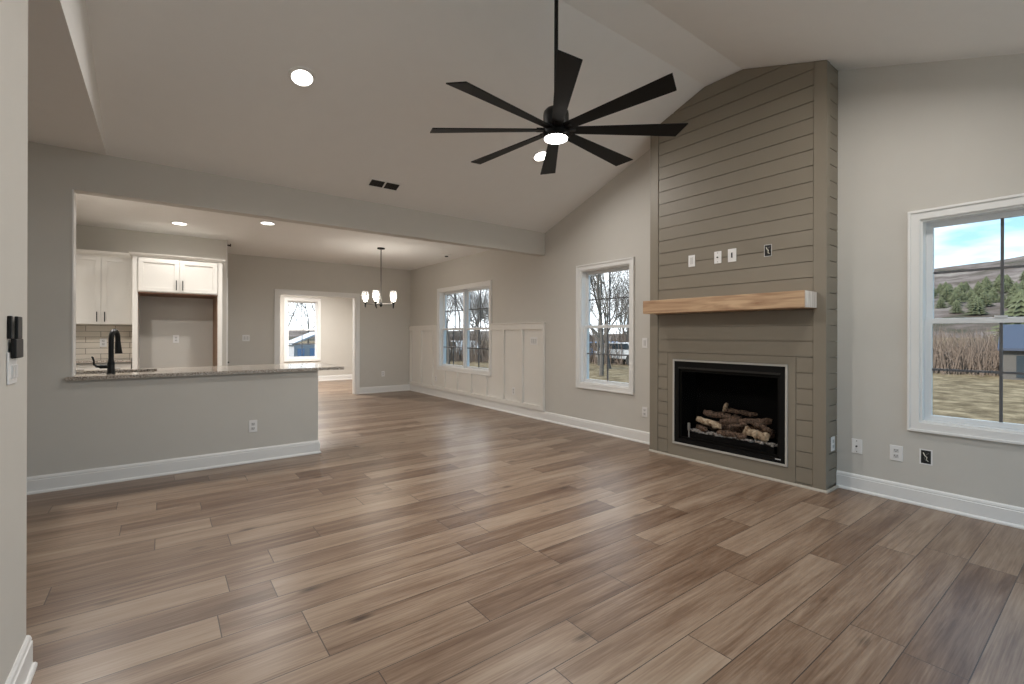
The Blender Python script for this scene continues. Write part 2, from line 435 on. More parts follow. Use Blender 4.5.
# partition with the pass-through: post at left, half wall, header above
b = B().panel('Y', YH, YHB, -1.62, XW, 0, 3.9, [(-.57, 1.328, .87, ZB), (1.328, XW, 0, ZB)])
b.cut((0, 0, ZT + .1), (0, 0, 1))
b.make('wall_partition', M_WALL, kind='structure')
# kitchen walls
B().box(-1.13, -1.0, YHB, YK + .1, 0, ZK).make('wall_kitchen_left', M_WALL, kind='structure')
B().box(-1.13, .815, YK, YF + .13, 0, ZK).make('wall_kitchen_back', M_WALL, kind='structure')
B().panel('Y', YF, YF + .13, .815, XW, 0, ZK, [(1.80, 3.25, 0, 2.03)]).make('wall_dining_far', M_WALL, kind='structure')
w4 = (2.53, 3.43)
B().panel('Y', YR, YR + .13, .3, XW, 0, ZK, [(w4[0] + CAS, w4[1] - CAS, WIN_B + CAS, WIN_T + .02 - CAS)]).make('wall_far', M_WALL, kind='structure')
B().box(.3, .43, YF + .13, YR, 0, ZK).make('wall_far_left', M_WALL, kind='structure')
# wall behind the camera with a wide opening, added to let daylight in
B().panel('Y', YN - .13, YN, -1.62, XW, 0, 3.9, [(.2, 4.3, .02, 2.45)]).make('wall_near', M_WALL, kind='structure')

# ------------------------------------------------------------------ baseboards
PROF = [(0, 0), (.026, 0), (.026, .010), (.021, .019), (.015, .021), (.015, .104), (.011, .108), (.013, .114), (.010, .126), (.004, .135), (0, .135)]
def base(name, segs):
    b = B()
    for p0, p1, n, m0, m1 in segs: b.prism(PROF, p0, p1, n, m0, m1)
    b.make(name, M_TRIM, kind='structure')
base('baseboard_right', [((XW, YN), (XW, 1.465), (-1, 0), 0, 0), ((XW, 3.135), (XW, 5.15), (-1, 0), 0, 0)])
base('baseboard_dining_right', [((XW, 5.15), (XW, YF), (-1, 0), 0, -1)])
base('baseboard_dining_far', [((3.335, YF), (XW, YF), (0, -1), 0, -1), ((.815, YF), (1.715, YF), (0, -1), 1, 0)])
base('baseboard_half', [((-1.62, YH), (1.328, YH), (0, -1), 0, 1), ((1.328, YH), (1.328, YHB), (1, 0), -1, 0)])
base('baseboard_left', [((XL, YN), (XL, 2.45), (1, 0), 0, 1), ((XL, 2.45), (XL - .13, 2.45), (0, 1), -1, 1), ((XL - .13, 2.45), (XL - .13, YN), (-1, 0), -1, 0)])
base('baseboard_far', [((.43, YR), (XW, YR), (0, -1), 1, -1)])

# ------------------------------------------------------------------ windows
def window(name, wid, zb, zt, loc, rz, label, units=1, door=False):
    """interior side is local -Y, opening width wid outside the casing"""
    o = thing(name, label, 'window', loc, rz, kind='structure')
    h = wid / 2; c = CAS
    b = B()
    b.panel('Y', -.016, 0, -h, h, zb, zt, [(-h + c, h - c, zb + c, zt - c)])
    b.panel('Y', -.026, -.016, -h, h, zb, zt, [(-h + .018, h - .018, zb + .018, zt - .018)])
    b.make('casing', M_TRIM, o, bev=.003)
    j = .014
    B().panel('Y', 0, WT, -h + c, h - c, zb + c, zt - c, [(-h + c + j, h - c - j, zb + c + j, zt - c - j)]).make('window_jamb', M_TRIM, o)
    x0, x1, z0, z1 = -h + c + j, h - c - j, zb + c + j, zt - c - j
    mull = .05
    uw = (x1 - x0 - mull * (units - 1)) / units
    zm = (z0 + z1) / 2
    for u in range(units):
        a = x0 + u * (uw + mull); e_ = a + uw
        if u: B().box(a - mull, a, .03, .14, z0, z1).make('mullion', M_VINYL, o)
        st, rl = .040, .038
        # lower sash (inner), upper sash (outer)
        for nm, s0, s1, y0, y1 in (('lower_sash', z0, zm + .018, .055, .088), ('upper_sash', zm - .018, z1, .092, .125)):
            B().panel('Y', y0, y1, a, e_, s0, s1, [(a + st, e_ - st, s0 + rl, s1 - rl)]).make(nm, M_VINYL, o, bev=.002)
            sash = o.children[-1]
            ym = (y0 + y1) / 2; g0, g1, k0, k1 = a + st, e_ - st, s0 + rl, s1 - rl
            B().box(g0, g1, ym - .002, ym + .002, k0, k1).make('glass_pane', M_GLASS, sash)
            gm, km = (g0 + g1) / 2, (k0 + k1) / 2
            B().box(gm - .008, gm + .008, ym - .007, ym + .007, k0, k1).box(g0, g1, ym - .0065, ym + .0065, km - .008, km + .008).make('muntins', M_MUNT, sash)
        B().box((a + e_) / 2 - .03, (a + e_) / 2 + .03, .047, .07, zm + .018, zm + .03).make('sash_lock', M_VINYL, o)
    return o
window('window_1', w1[1] - w1[0], WIN_B, WIN_T, (XW, sum(w1) / 2, 0), -90, 'white double window set into the dining room wainscot wall', units=2)
window('window_2', w2[1] - w2[0], WIN_B, WIN_T, (XW, sum(w2) / 2, 0), -90, 'white sash window left of the tall taupe fireplace')
window('window_3', w3[1] - w3[0], WIN_B, WIN_T, (XW, sum(w3) / 2, 0), -90, 'white sash window right of the fireplace, looking out on the hills')
window('window_4', w4[1] - w4[0], WIN_B, WIN_T + .02, (sum(w4) / 2, YR, 0), 0, 'white sash window in the far room seen through the cased opening')
# glass door added behind the camera, out of view, for daylight
pd = thing('added_daylight_door', 'unseen wide sliding glass door added behind the viewer to let in daylight', 'door', (2.25, YN, 0), 180, kind='structure')
b = B(); b.panel('Y', 0, .1, -2.05, 2.05, .02, 2.45, [(-1.98, -.03, .1, 2.38), (.03, 1.98, .1, 2.38)]); b.make('door_frame', M_VINYL, pd)
B().box(-1.98, -.03, .05, .054, .1, 2.38).box(.03, 1.98, .05, .054, .1, 2.38).make('glass_pane', M_GLASS, pd)

# cased opening to the far room
b = B()
for y0, y1 in ((YF - .018, YF), (YF + .13, YF + .148)):
    b.panel('Y', y0, y1, 1.715, 3.335, 0, 2.11, [(1.80, 3.25, -.01, 2.03)])
b.panel('Y', YF - .028, YF - .018, 1.715, 3.335, 0, 2.11, [(1.735, 3.315, -.01, 2.09)])
b.panel('Y', YF, YF + .13, 1.80, 3.25, 0, 2.03, [(1.815, 3.235, -.01, 2.015)])
b.make('trim_opening', M_TRIM, kind='structure')
# white corner bead edge of the pass-through
b = B()
b.box(-.576, -.566, YH - .004, YHB + .002, .905, ZB)
b.make('trim_pass_through', M_TRIM, kind='structure')
B().box(.811, .819, YK - .004, YK + .01, 0, ZK).make('trim_kitchen_corner', M_TRIM, kind='structure')

# door on the hidden side of the kitchen block, only its lever shows
d1 = thing('door_1', 'edge-on pantry door beside the kitchen block with dark lever', 'door', (.815, 8.95, 0), 90, kind='structure')
B().panel('Y', -.02, 0, -.46, .46, 0, 2.13, [(-.38, .38, -.01, 2.05)]).make('casing', M_TRIM, d1)
B().box(-.38, .38, -.008, 0, .01, 2.05).make('door_slab', M_TRIM, d1)
B().tube([(-.30, -.008, .80), (-.30, -.055, .80)], .012).tube([(-.30, -.05, .80), (-.24, -.055, .80), (-.19, -.058, .792)], .009).make('door_lever', M_BLACK, d1, label='dark metal lever handle')
sn = thing('door_chime_bracket', 'tiny dark bracket at the top of the kitchen wall corner by the ceiling', 'wall bracket', (.819, 8.5, 2.62), 90)
B().box(-.04, .04, -.005, 0, .0, .05).make('back_plate', M_STEEL, sn)
B().box(-.01, .01, -.05, -.005, .01, .03).box(-.02, .02, -.055, -.045, .005, .045).make('hook', M_BLACK, sn)

# ------------------------------------------------------------------ wainscot
wt = thing('wainscot_panelling', 'painted board and batten panelling along the dining room window wall', 'wainscot', (XW, 0, 0))
b = B().panel('X', -.006, -.001, 5.15, YF - .001, .13, 1.42, [(w1[0], w1[1], WIN_B, WIN_T)]); b.make('back_panel', M_WAINS, wt)
for a0, a1 in ((5.15, w1[0] - .001), (w1[1] + .001, YF - .001)):
    B().box(-.034, -.006, a0, a1, 1.335, 1.425).make('top_rail', M_WAINS, wt, bev=.002)
    B().box(-.050, -.001, a0 - (.012 if a0 < 5.2 else 0), a1, 1.425, 1.443).make('cap_ledge', M_WAINS, wt, bev=.002)
B().box(-.034, -.006, 5.15, YF - .001, .136, .205).make('bottom_rail', M_WAINS, wt)
for i, y in enumerate((5.185, 5.68, 6.17, 6.67, 7.16, 7.66, 8.14, 8.655, 9.18, 9.70)):
    w_ = .035 if i in (0,) else .03
    B().box(-.034, -.006, y - w_, y + w_, .205, WIN_B - .002 if 6.5 < y < 8.5 else 1.335).make('batten', M_WAINS, wt, bev=.002)

# ------------------------------------------------------------------ chimney breast
XB, Y0, Y1 = 4.24, 1.465, 3.135
cb = thing('chimney_breast', 'tall taupe shiplap chimney breast rising to the vaulted ceiling', 'chimney breast', (XB, (Y0 + Y1) / 2, 0))
oy = (Y0 + Y1) / 2
def roofcut(b, dy=oy):      # clip local-coordinate parts under the vault
    e_ = .004
    for (y, s_) in ((YH, -1), (YB_, 1)):
        if s_ < 0: b.cut((0, YH - dy, ZT - e_), Vector((0, SL, 1)).normalized())
        else: b.cut((0, YB_ - dy, ZP - e_), Vector((0, -SN, 1)).normalized())
    b.cut((0, 0, ZP - e_), (0, 0, 1)); return b
# core (dark joints read against it)
b = B().panel('X', .014, XW - XB - .002, Y0 + .014 - oy, Y1 - oy, 0, 3.75, [(FB[0] - oy, FB[1] - oy, FB[2], FB[3])]); roofcut(b)
b.make('core', M_TAUPE, cb)
ZL, PI_ = 1.728, .1305
def boards(ya, yb, z0, z1, gap=.006):
    b = B(); k = math.floor((z0 - ZL) / PI_)
    while ZL + k * PI_ < z1:
        a, c = max(z0, ZL + k * PI_ + gap / 2), min(z1, ZL + (k + 1) * PI_ - gap / 2)
        if c - a > .01: b.box(0, .0138, ya - oy, yb - oy, a, c)
        k += 1
    return b
b = boards(1.5555, 3.0315, 1.0785, 3.8); roofcut(b); b.make('shiplap_boards', M_TAUPE, cb)
boards(1.5555, 1.679, .012, 1.0765).make('shiplap_boards', M_TAUPE, cb)
boards(2.915, 3.0315, .012, 1.0765).make('shiplap_boards', M_TAUPE, cb)
g = .003
b = B().box(-.006, .0138, Y0 - .006 - oy, 1.5515 - oy, 0, 3.8); roofcut(b); b.make('corner_board', M_TAUPE, cb)
b = B().box(-.006, .0138, 3.035 - oy, Y1 - oy, 0, 3.8); roofcut(b); b.make('corner_board', M_TAUPE, cb)
b = B().panel('X', -.002, .0138, 1.683 - oy, 2.911 - oy, .0, 1.0745, [(1.742 - oy, 2.85 - oy, .138, 1.008)]); b.make('surround_board', M_TAUPE, cb, bev=.0015)
# side face
b = B(); k = -13
while ZL + k * PI_ < 3.8:
    a, c = max(.03, ZL + k * PI_ + .003), ZL + (k + 1) * PI_ - .003
    if c > a + .01: b.box(.063, XW - XB - .003, Y0 - oy, Y0 + .0138 - oy, a, c)
    k += 1
roofcut(b); b.make('side_boards', M_TAUPE, cb)
b = B().box(.0142, .060, Y0 - .006 - oy, Y0 + .0138 - oy, 0, 3.8); roofcut(b); b.make('side_corner_board', M_TAUPE, cb)
b = B().prism([(0, 0), (.016, 0), (.016, .006), (.010, .017), (0, .019)], (-.006, Y0 - .006 - oy), (-.006, Y1 - oy), (-1, 0), -1, 0)
b.prism([(0, 0), (.016, 0), (.016, .006), (.010, .017), (0, .019)], (-.006, Y0 - .006 - oy), (XW - XB - .028, Y0 - .006 - oy), (0, -1), -1, 0)
b.make('shoe_moulding', mat('shoe_paint', (.42, .38, .32), .5), cb)

# mantel
mt = thing('mantel_shelf', 'chunky raw pine beam mantel across the shiplap above the fireplace', 'mantel', (XB - .007, 2.293, 1.473))
b = B().box(-.222, 0, -.766 + .004, .766, 0, .134); b.make('beam', M_MANTEL, mt, bev=.004)
B().box(-.220, -.002, -.768, -.7625, .002, .132).make('end_grain_face', M_ENDGR, mt, bev=.0015, label='pale rough-sawn end')

# ------------------------------------------------------------------ gas fireplace
M_FRAME = mat('matte_black_frame', (.004, .004, .004), .55, spec=.15)
gf = thing('gas_fireplace', 'black gas fireplace insert with silver edge and ceramic logs', 'fireplace', (XB, 2.296, .14))
yl, yr, zb_, zt_ = -.553, .553, 0, .866
b = B().panel('X', -.012, .012, yl, yr, zb_, zt_, [(yl + .018, yr - .018, zb_ + .018, zt_ - .018)]); b.make('edge_trim', M_SILVER, gf, bev=.001)
b = B().panel('X', -.004, .012, yl + .018, yr - .018, .018, .848, [(yl + .065, yr - .065, .060, .775)]); b.make('face_frame', M_FRAME, gf)
B().box(-.008, .03, yl + .06, yr - .06, .772, .790).make('top_louvre', mat('grey_black_metal', (.02, .018, .016), .4, spec=.3), gf)
b = B(); z = zb_ + .02
X2 = .335
b.box(X2, X2 + .01, -.50, .50, .03, .82).box(.013, X2, -.51, -.50, .03, .82).box(.013, X2, .50, .51, .03, .82).box(.013, X2, -.50, .50, .03, .04).box(.013, X2, -.50, .50, .81, .82)
b.make('firebox', M_BOX, gf)
b = B().panel('X', .012, .03, yl + .070, yr - .070, .065, .765, [(yl + .088, yr - .088, .083, .745)]); b.make('inner_frame', mat('dark_brown_metal', (.004, .0035, .003), .6, spec=.1), gf)
B().box(.02, .023, yl + .088, yr - .088, .083, .745).make('glass_front', M_FGLASS, gf)
B().box(.06, .27, -.42, .42, .04, .135).make('burner_tray', M_BLACK, gf)
random.seed(4)
def log(p0, p1, r, m, lab=None):
    b = B(); p0, p1 = Vector(p0), Vector(p1); n_ = 12; pts = []; rr = []
    for i in range(n_ + 1):
        t = i / n_; p = p0.lerp(p1, t) + Vector((random.uniform(-.006, .006), 0, random.uniform(-.006, .006)))
        pts.append(p); rr.append(r * random.uniform(.85, 1.12) * (.8 if i in (0, n_) else 1))
    b.tube(pts, rr, 12)
    for v in b.bm.verts: v.co += Vector([noise.noise(v.co * 30 + Vector((k * 7.1, 0, 0))) * r * .35 for k in range(3)])
    b.make('log', m, gf, smooth=False, label=lab)
log((.22, -.34, .22), (.20, .33, .21), .050, M_LOG)
log((.10, .34, .27), (.12, .10, .22), .034, M_LOGP, 'pale split log on the left')
log((.09, -.36, .19), (.10, -.14, .235), .040, M_LOGP, 'pale split log on the right')
log((.17, .31, .33), (.21, -.05, .30), .034, M_LOG)
log((.11, .10, .27), (.19, -.34, .33), .032, M_LOG)
log((.20, .10, .38), (.21, -.20, .37), .022, M_LOG)
log((.22, .13, .36), (.17, .07, .455), .017, M_LOGP, 'short pale branch end sticking up')
log((.09, .12, .17), (.08, -.16, .17), .030, M_LOG)
log((.13, -.20, .30), (.09, -.36, .27), .022, M_LOG)
log((.08, .02, .24), (.12, -.14, .28), .020, M_LOG)
log((.12, .36, .19), (.07, .22, .17), .024, M_LOG)
b = B()
for i in range(230):
    y = random.uniform(-.43, .43); x = random.uniform(.062, .12); r = random.uniform(.006, .014)
    z = .137
    res = bmesh.ops.create_icosphere(b.bm, subdivisions=1, radius=r, matrix=Matrix.Translation((x, y, z + random.uniform(0, .02))) @ Matrix.Diagonal((1, 1.3, .8, 1)))
b.make('ember_bed', M_STONE, gf, kind='stuff', label='scattered grey and pale ember stones')
B().box(-.0055, -.004, yl + .055, yl + .10, .045, .053).make('badge', mat('badge_metal', (.6, .6, .6), .3), gf)
B().tube([(.06, .41, .06), (.06, .41, .19)], .008, 8).box(.05, .07, .40, .42, .17, .22).make('pilot_assembly', M_SILVER, gf)

# ------------------------------------------------------------------ wall plates
def plate(name, label, cat, loc, rz, style, w=.072, h=.116, group=None):
    o = thing(name, label, cat, loc, rz, group)
    pw = {'triple': .165, 'double': .118}.get(style, w)
    if style == 'wires':
        B().panel('Y', -.002, -.0005, -w / 2 + .004, w / 2 - .004, -h / 2 + .006, h / 2 - .006, [(-.028, .028, -.048, .048)]).make('box_rim', M_PLATE if w > .075 else M_PLATE2, o)
        B().box(-.028, .028, -.0012, -.0004, -.048, .048).make('box_back', M_DARK, o)
        B().tube([(-.015, -.002, .03), (-.005, -.012, .012), (.008, -.014, 0), (.004, -.010, -.02), (.014, -.003, -.03)], .003, 6).make('wire', M_COPPER, o)
        B().tube([(.016, -.002, .03), (.004, -.012, .018), (-.008, -.012, -.004), (.0, -.004, -.028)], .0026, 6).make('wire', M_STEEL, o)
        return o
    B().box(-pw / 2, pw / 2, -.006, -.0005, -h / 2, h / 2).make('plate', M_PLATE, o, bev=.002)
    f = -.0085
    if style == 'duplex':
        for s in (-1, 1):
            q = B().box(-.016, .016, f, -.006, s * .021 - .014, s * .021 + .014).make('receptacle', M_PLATE2, o, bev=.001)
            B().box(-.009, -.006, f - .0006, f, s * .021 - .002, s * .021 + .008).box(.006, .009, f - .0006, f, s * .021 - .002, s * .021 + .008).tube([(0, f - .0006, s * .021 - .008), (0, f, s * .021 - .008)], .003, 8).make('slots', M_DARK, q)
    elif style == 'coax':
        B().tube([(0, -.018, 0), (0, -.006, 0)], .006, 12).make('connector', M_DARK, o)
        for zz in (.042, -.042): B().tube([(0, -.0068, zz), (0, -.006, zz)], .004, 8).make('screw', M_STEEL, o)
    elif style == 'blank':
        B().box(-.017, .017, f, -.006, -.034, .034).make('insert', M_PLATE2, o, bev=.001)
    elif style == 'slot':
        q = B().box(-.017, .017, f, -.006, -.034, .034).make('insert', M_PLATE, o, bev=.001)
        B().box(-.007, .007, f - .0008, f, -.024, .024).make('slot', M_DARK, q)
    elif style in ('toggle', 'double', 'triple'):
        n_ = {'toggle': 1, 'double': 2, 'triple': 3}[style]
        for i in range(n_):
            x = (i - (n_ - 1) / 2) * .046
            B().panel('Y', -.0068, -.006, x - .017, x + .017, -.034, .034, [(x - .0165, x + .0165, -.0335, .0335)]).box(x - .015, x + .015, -.009, -.006, -.032, .032).make('rocker', M_PLATE2, o)
    return o
# on the chimney breast
xf = XB - .0005
plate('blank_plate', 'blank white plate, leftmost of those above the mantel', 'wall plate', (xf, 2.64, 1.995), -90, 'blank')
plate('coaxial_plate', 'white plate with small dark centre above the mantel, second from left', 'wall plate', (xf, 2.367, 1.995), -90, 'coax')
plate('cable_plate', 'white plate with tall dark slot above the mantel, right of the coaxial plate', 'wall plate', (xf, 2.228, 1.997), -90, 'slot', w=.08, h=.122)
plate('junction_box', 'open dark box with loose wires on the shiplap above the mantel', 'junction box', (xf, 1.909, 1.996), -90, 'wires')
plate('wall_outlet', 'white outlet low on the narrow side of the chimney breast', 'outlet', (4.385, Y0 - .0005, .37), 0, 'duplex')
# on the window wall
plate('coaxial_plate', 'white plate with dark connector between chimney breast and right outlet', 'wall plate', (XW, 1.327, .362), -90, 'coax')
plate('wall_outlet', 'white duplex outlet under the left edge of the right window', 'outlet', (XW, 1.075, .357), -90, 'duplex', w=.08)
plate('junction_box', 'open dark box with loose wires low under the right window', 'junction box', (XW, .902, .363), -90, 'wires', w=.082, h=.124)
plate('light_switch', 'white switch just left of the chimney breast at chest height', 'switch', (XW, 3.392, 1.162), -90, 'toggle')
plate('wall_outlet', 'white outlet low on the wall just left of the chimney breast', 'outlet', (XW, 3.39, .361), -90, 'duplex')
plate('light_switch', 'triple switch plate at the end of the wainscot', 'switch', (XW - .006, 5.40, 1.16), -90, 'triple')
plate('wall_outlet', 'outlet low in the wainscot panel left of its end panel', 'outlet', (XW - .006, 5.90, .36), -90, 'duplex')
plate('wall_outlet', 'outlet low in the wainscot left of the double window', 'outlet', (XW - .006, 8.52, .36), -90, 'duplex')
# kitchen side
plate('wall_outlet', 'white outlet on the half wall below the granite counter', 'outlet', (.722, YH, .352), 0, 'duplex')
plate('wall_outlet', 'white outlet on the cream tile behind the faucet', 'outlet', (-.625, YK - .009, 1.13), 0, 'duplex')
plate('wall_outlet', 'small outlet inside the empty refrigerator alcove', 'outlet', (.178, YK, 1.177), 0, 'duplex')
plate('light_switch', 'double switch plate left of the cased opening', 'switch', (1.247, YF, 1.18), 0, 'double')
plate('wall_outlet', 'outlet low on the wall right of the cased opening', 'outlet', (3.852, YF, .40), 0, 'duplex')
# remote in its cradle on the near left wall
rm = thing('fan_remote_station', 'black remote in a cradle over a white switch plate on the near left wall', 'remote control', (XL, 2.25, 1.085), 90); rm.scale = (.95, .9, .88)
B().box(-.095, .02, -.006, -.0005, 0, .118).make('plate', M_PLATE, rm, bev=.002)
B().box(-.06, -.03, -.011, -.006, .02, .07).box(-.02, .008, -.011, -.006, .02, .07).make('rocker', M_PLATE2, rm)
B().box(-.078, .028, -.022, -.0065, .095, .168).make('cradle', M_BLACK, rm, bev=.004)
B().box(-.045, .022, -.020, -.010, .168, .252).make('remote_body', M_BLACK, rm, bev=.003)
B().box(-.090, -.072, -.012, -.0005, .168, .252).make('cradle_back', M_BLACK, rm, bev=.002)

# ------------------------------------------------------------------ ceiling lights and registers
def can(loc, euler, label, power=CAN_W, r=.075):
    o = thing('recessed_light', label, 'ceiling light', loc, euler=euler)
    B().lathe([(r, -.001), (r, -.010), (r + .022, -.008), (r + .025, -.001)], cap0=False, cap1=False).make('trim_ring', M_TRIM, o, smooth=True)
    B().lathe([(r - .001, -.004), (r - .001, -.006)]).make('diffuser', M_LAMP, o)
    ld = bpy.data.lights.new('downlight', 'AREA'); ld.shape = 'DISK'; ld.size = r * 2 - .02; ld.energy = power; ld.color = (1, .97, .93); ld.spread = R(165)
    lo = bpy.data.objects.new('downlight', ld); COL.objects.link(lo); lo.parent = o; lo.location = (0, 0, -.014)
    return o
af, an = math.atan(SL), -math.atan(SN)
def onv(x, y): return (x, y, zceil(y))
can(onv(.859, 3.821), (-af, 0, 0), 'round recessed light high on the vaulted ceiling left of the fan')
can(onv(3.303, 3.868), (-af, 0, 0), 'round recessed light on the vaulted ceiling just behind the fan')
can(onv(.859, .75), (-an, 0, 0), 'unseen recessed light added on the near ceiling slope over the viewer, left')  # added lamp out of view, mirrors the far slope to brighten the room
can(onv(3.303, .75), (-an, 0, 0), 'unseen recessed light added on the near ceiling slope over the right window')  # its added twin on the right, also out of view
can((.191, 7.477, ZK), (0, 0, 0), 'recessed kitchen light above the refrigerator alcove', 5.0)
can((-.6, 6.05, ZK), (0, 0, 0), 'unseen recessed light added over the sink end to brighten the kitchen', 22.0)  # added fill lamp for the kitchen, out of view
can((1.105, 6.758, ZK), (0, 0, 0), 'recessed kitchen light right of the alcove, nearest the beam', 18.0)
can((2.6, 11.4, ZK), (0, 0, 0), 'unseen recessed light added to brighten the far room beyond the cased opening', 85.0)  # added lamp, unseen, lifts the far room's walls
# supply register on the slope
rg = thing('ceiling_register', 'white two-section air register with dark louvres on the vaulted ceiling', 'air vent', onv(1.915, 4.83), euler=(-af, 0, 0))
B().panel('Z', -.008, -.0005, -.175, .175, -.075, .075, [(-.155, -.008, -.055, .055), (.008, .155, -.055, .055)]).make('frame', M_TRIM, rg, bev=.001)
b = B()
for i in range(9):
    for x0, x1 in ((-.155, -.008), (.008, .155)):
        y = -.052 + i * .0125; b.poly_extrude([(x0, y, -.006), (x0, y + .006, -.0015), (x0, y + .007, -.002), (x0, y + .001, -.0065)], (x1 - x0, 0, 0))
b.make('louvres', mat('grey_louvre', (.18, .16, .14), .6), rg)
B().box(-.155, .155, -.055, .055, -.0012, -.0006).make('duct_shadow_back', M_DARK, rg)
sm_ = thing('ceiling_detector', 'small white ceiling disc with dark centre near the dining room window wall', 'detector', (4.142, 7.481, ZK))
B().lathe([(.075, -.001), (.075, -.012), (.05, -.02)]).make('base', M_TRIM, sm_, smooth=True)
B().lathe([(.032, -.02), (.032, -.032), (.02, -.036)]).make('centre_cap', M_DARK, sm_, smooth=True)

# ------------------------------------------------------------------ ceiling fan
FX, FY, FZ = 2.094, 2.30, 2.612
fan = thing('ceiling_fan', 'large black eight-blade ceiling fan with a round light on a long rod', 'ceiling fan', (FX, FY, FZ))
B().tube([(0, 0, .12), (0, 0, ZP - FZ - .03)], .0135, 16).make('downrod', M_BLACK, fan, smooth=True)
B().lathe([(.02, ZP - FZ - .09), (.05, ZP - FZ - .07), (.07, ZP - FZ - .02), (.072, ZP - FZ - .002)]).make('canopy', M_BLACK, fan, smooth=True)
B().lathe([(.016, .155), (.03, .15), (.068, .135), (.082, .118), (.085, .10), (.085, .022), (.078, .015), (.078, -.012), (.088, -.016), (.088, -.05), (.082, -.055)], seg=40).make('motor_housing', M_BLACK, fan, smooth=True)
B().lathe([(.078, -.0555), (.076, -.062), (.055, -.072), (.02, -.077), (.003, -.078)], seg=36).make('light_lens', M_LAMP, fan, smooth=True)
fl = bpy.data.lights.new('fan_lamp', 'AREA'); fl.shape = 'DISK'; fl.size = .14; fl.energy = 14; fl.color = (1, .95, .88)
fo = bpy.data.objects.new('fan_lamp', fl); COL.objects.link(fo); fo.parent = fan; fo.location = (0, 0, -.082)
for k in range(8):
    ang = R(52.3 + 45 * k)
    b = B()
    # blade along +x: narrow root, wide slanted tip
    r0, r1 = .07, .852
    out_ = [(r0, -.034), (r1, -.066), (r1 - .04, .066), (r0, .034)]
    th = .008; pts = []
    tilt = R(-12)
    def P(x, y, z): return Vector((x, y * math.cos(tilt) - z * math.sin(tilt), y * math.sin(tilt) + z * math.cos(tilt)))
    b.poly_extrude([P(x, y, -th / 2) for x, y in out_], P(0, 0, th))
    bmesh.ops.rotate(b.bm, verts=b.bm.verts, cent=(0, 0, 0), matrix=Matrix.Rotation(ang, 3, 'Z'))
    b.make('blade', M_BLADE, fan, bev=.002)
    b = B().box(.06, .13, -.018, .018, -.006, .010)
    bmesh.ops.rotate(b.bm, verts=b.bm.verts, cent=(0, 0, 0), matrix=Matrix.Rotation(ang, 3, 'Z'))
    b.make('blade_arm', M_BLACK, fan)

# ------------------------------------------------------------------ chandelier
ch = thing('chandelier', 'five-light chandelier with clear glass shades hanging in the dining area', 'chandelier', (2.94, 7.55, 1.76))
B().lathe([(.062, ZK - 1.76 - .001), (.062, ZK - 1.76 - .02), (.02, ZK - 1.76 - .028)]).make('canopy', M_BLACK, ch, smooth=True)
B().tube([(0, 0, .02), (0, 0, ZK - 1.76 - .02)], .009, 10).make('stem', M_STEEL, ch, smooth=True)
B().lathe([(.006, -.05), (.014, -.04), (.026, -.015), (.03, .0), (.022, .02), (.012, .035)]).make('hub', M_BLACK, ch, smooth=True)
vd = math.degrees(math.atan2(7.55, 2.94))     # direction away from the viewer
for a in (199, 271, 343, 55, 127):
    t = R(vd - a)
    cx, cy = .25 * math.cos(t), .25 * math.sin(t)
    B().tube([(.02 * math.cos(t), .02 * math.sin(t), 0), (cx, cy, 0)], .007, 8).make('arm', M_STEEL, ch, smooth=True)
    B().lathe([(.008, -.06), (.012, -.04), (.012, 0), (.024, .012), (.026, .03)], cx, cy, 16).make('candle_cup', M_BLACK, ch, smooth=True)
    sh = B().lathe([(.030, .028), (.058, .10), (.062, .15), (.050, .21), (.046, .21), (.058, .15), (.054, .10), (.026, .030)], cx, cy, 8, cap0=False, cap1=False)
    sh.make('glass_shade', M_SHADE, ch)
    B().lathe([(.006, .03), (.012, .05), (.024, .085), (.026, .105), (.016, .13), (.004, .138)], cx, cy, 14).make('bulb', M_BULB, ch, smooth=True)
pl = bpy.data.lights.new('chandelier_glow', 'POINT'); pl.energy = 12; pl.shadow_soft_size = .22; pl.color = (1, .93, .83)
po = bpy.data.objects.new('chandelier_glow', pl); COL.objects.link(po); po.parent = ch; po.location = (0, 0, .12)

# ------------------------------------------------------------------ kitchen peninsula
ct = B().box(-.61, 1.585, 5.12, YH - .001, .872, .902).box(-.565, 1.585, YH - .001, YHB + .001, .872, .902)
ct.panel('Z', .872, .902, -.998, 1.585, YHB + .001, 5.98, [(-.75, -.03, 5.42, 5.86)])
bmesh.ops.remove_doubles(ct.bm, verts=ct.bm.verts, dist=.0002)
tag(ct.make('granite_counter', M_GRAN), 'speckled granite counter on the half wall with sink cut-out', 'countertop')
sk = thing('kitchen_sink', 'dark undermount sink set in the granite counter behind the faucet', 'sink', (-.39, 5.64, .65))
b = B().box(-.375, .375, -.235, -.225, 0, .221).box(-.375, .375, .225, .235, 0, .221).box(-.375, -.365, -.225, .225, 0, .221).box(.365, .375, -.225, .225, 0, .221).box(-.375, .375, -.235, .235, -.008, 0)
b.make('basin', M_SINK, sk)
B().lathe([(.045, .001), (.04, .006), (.02, .003)]).make('drain', M_STEEL, sk, smooth=True)
pc = thing('base_cabinet', 'white base cabinet under the granite counter behind the half wall', 'cabinet', (.165, 5.62, 0))
b = B().box(-1.16, 1.165, -.325, -.31, .1, .871).box(-1.16, -1.14, -.31, .27, .1, .871).box(1.145, 1.165, -.31, .27, .0, .871).box(-1.14, 1.145, -.31, .27, .1, .12).box(-1.14, 1.145, .20, .215, 0, .1)
b.make('carcass', M_CAB, pc)
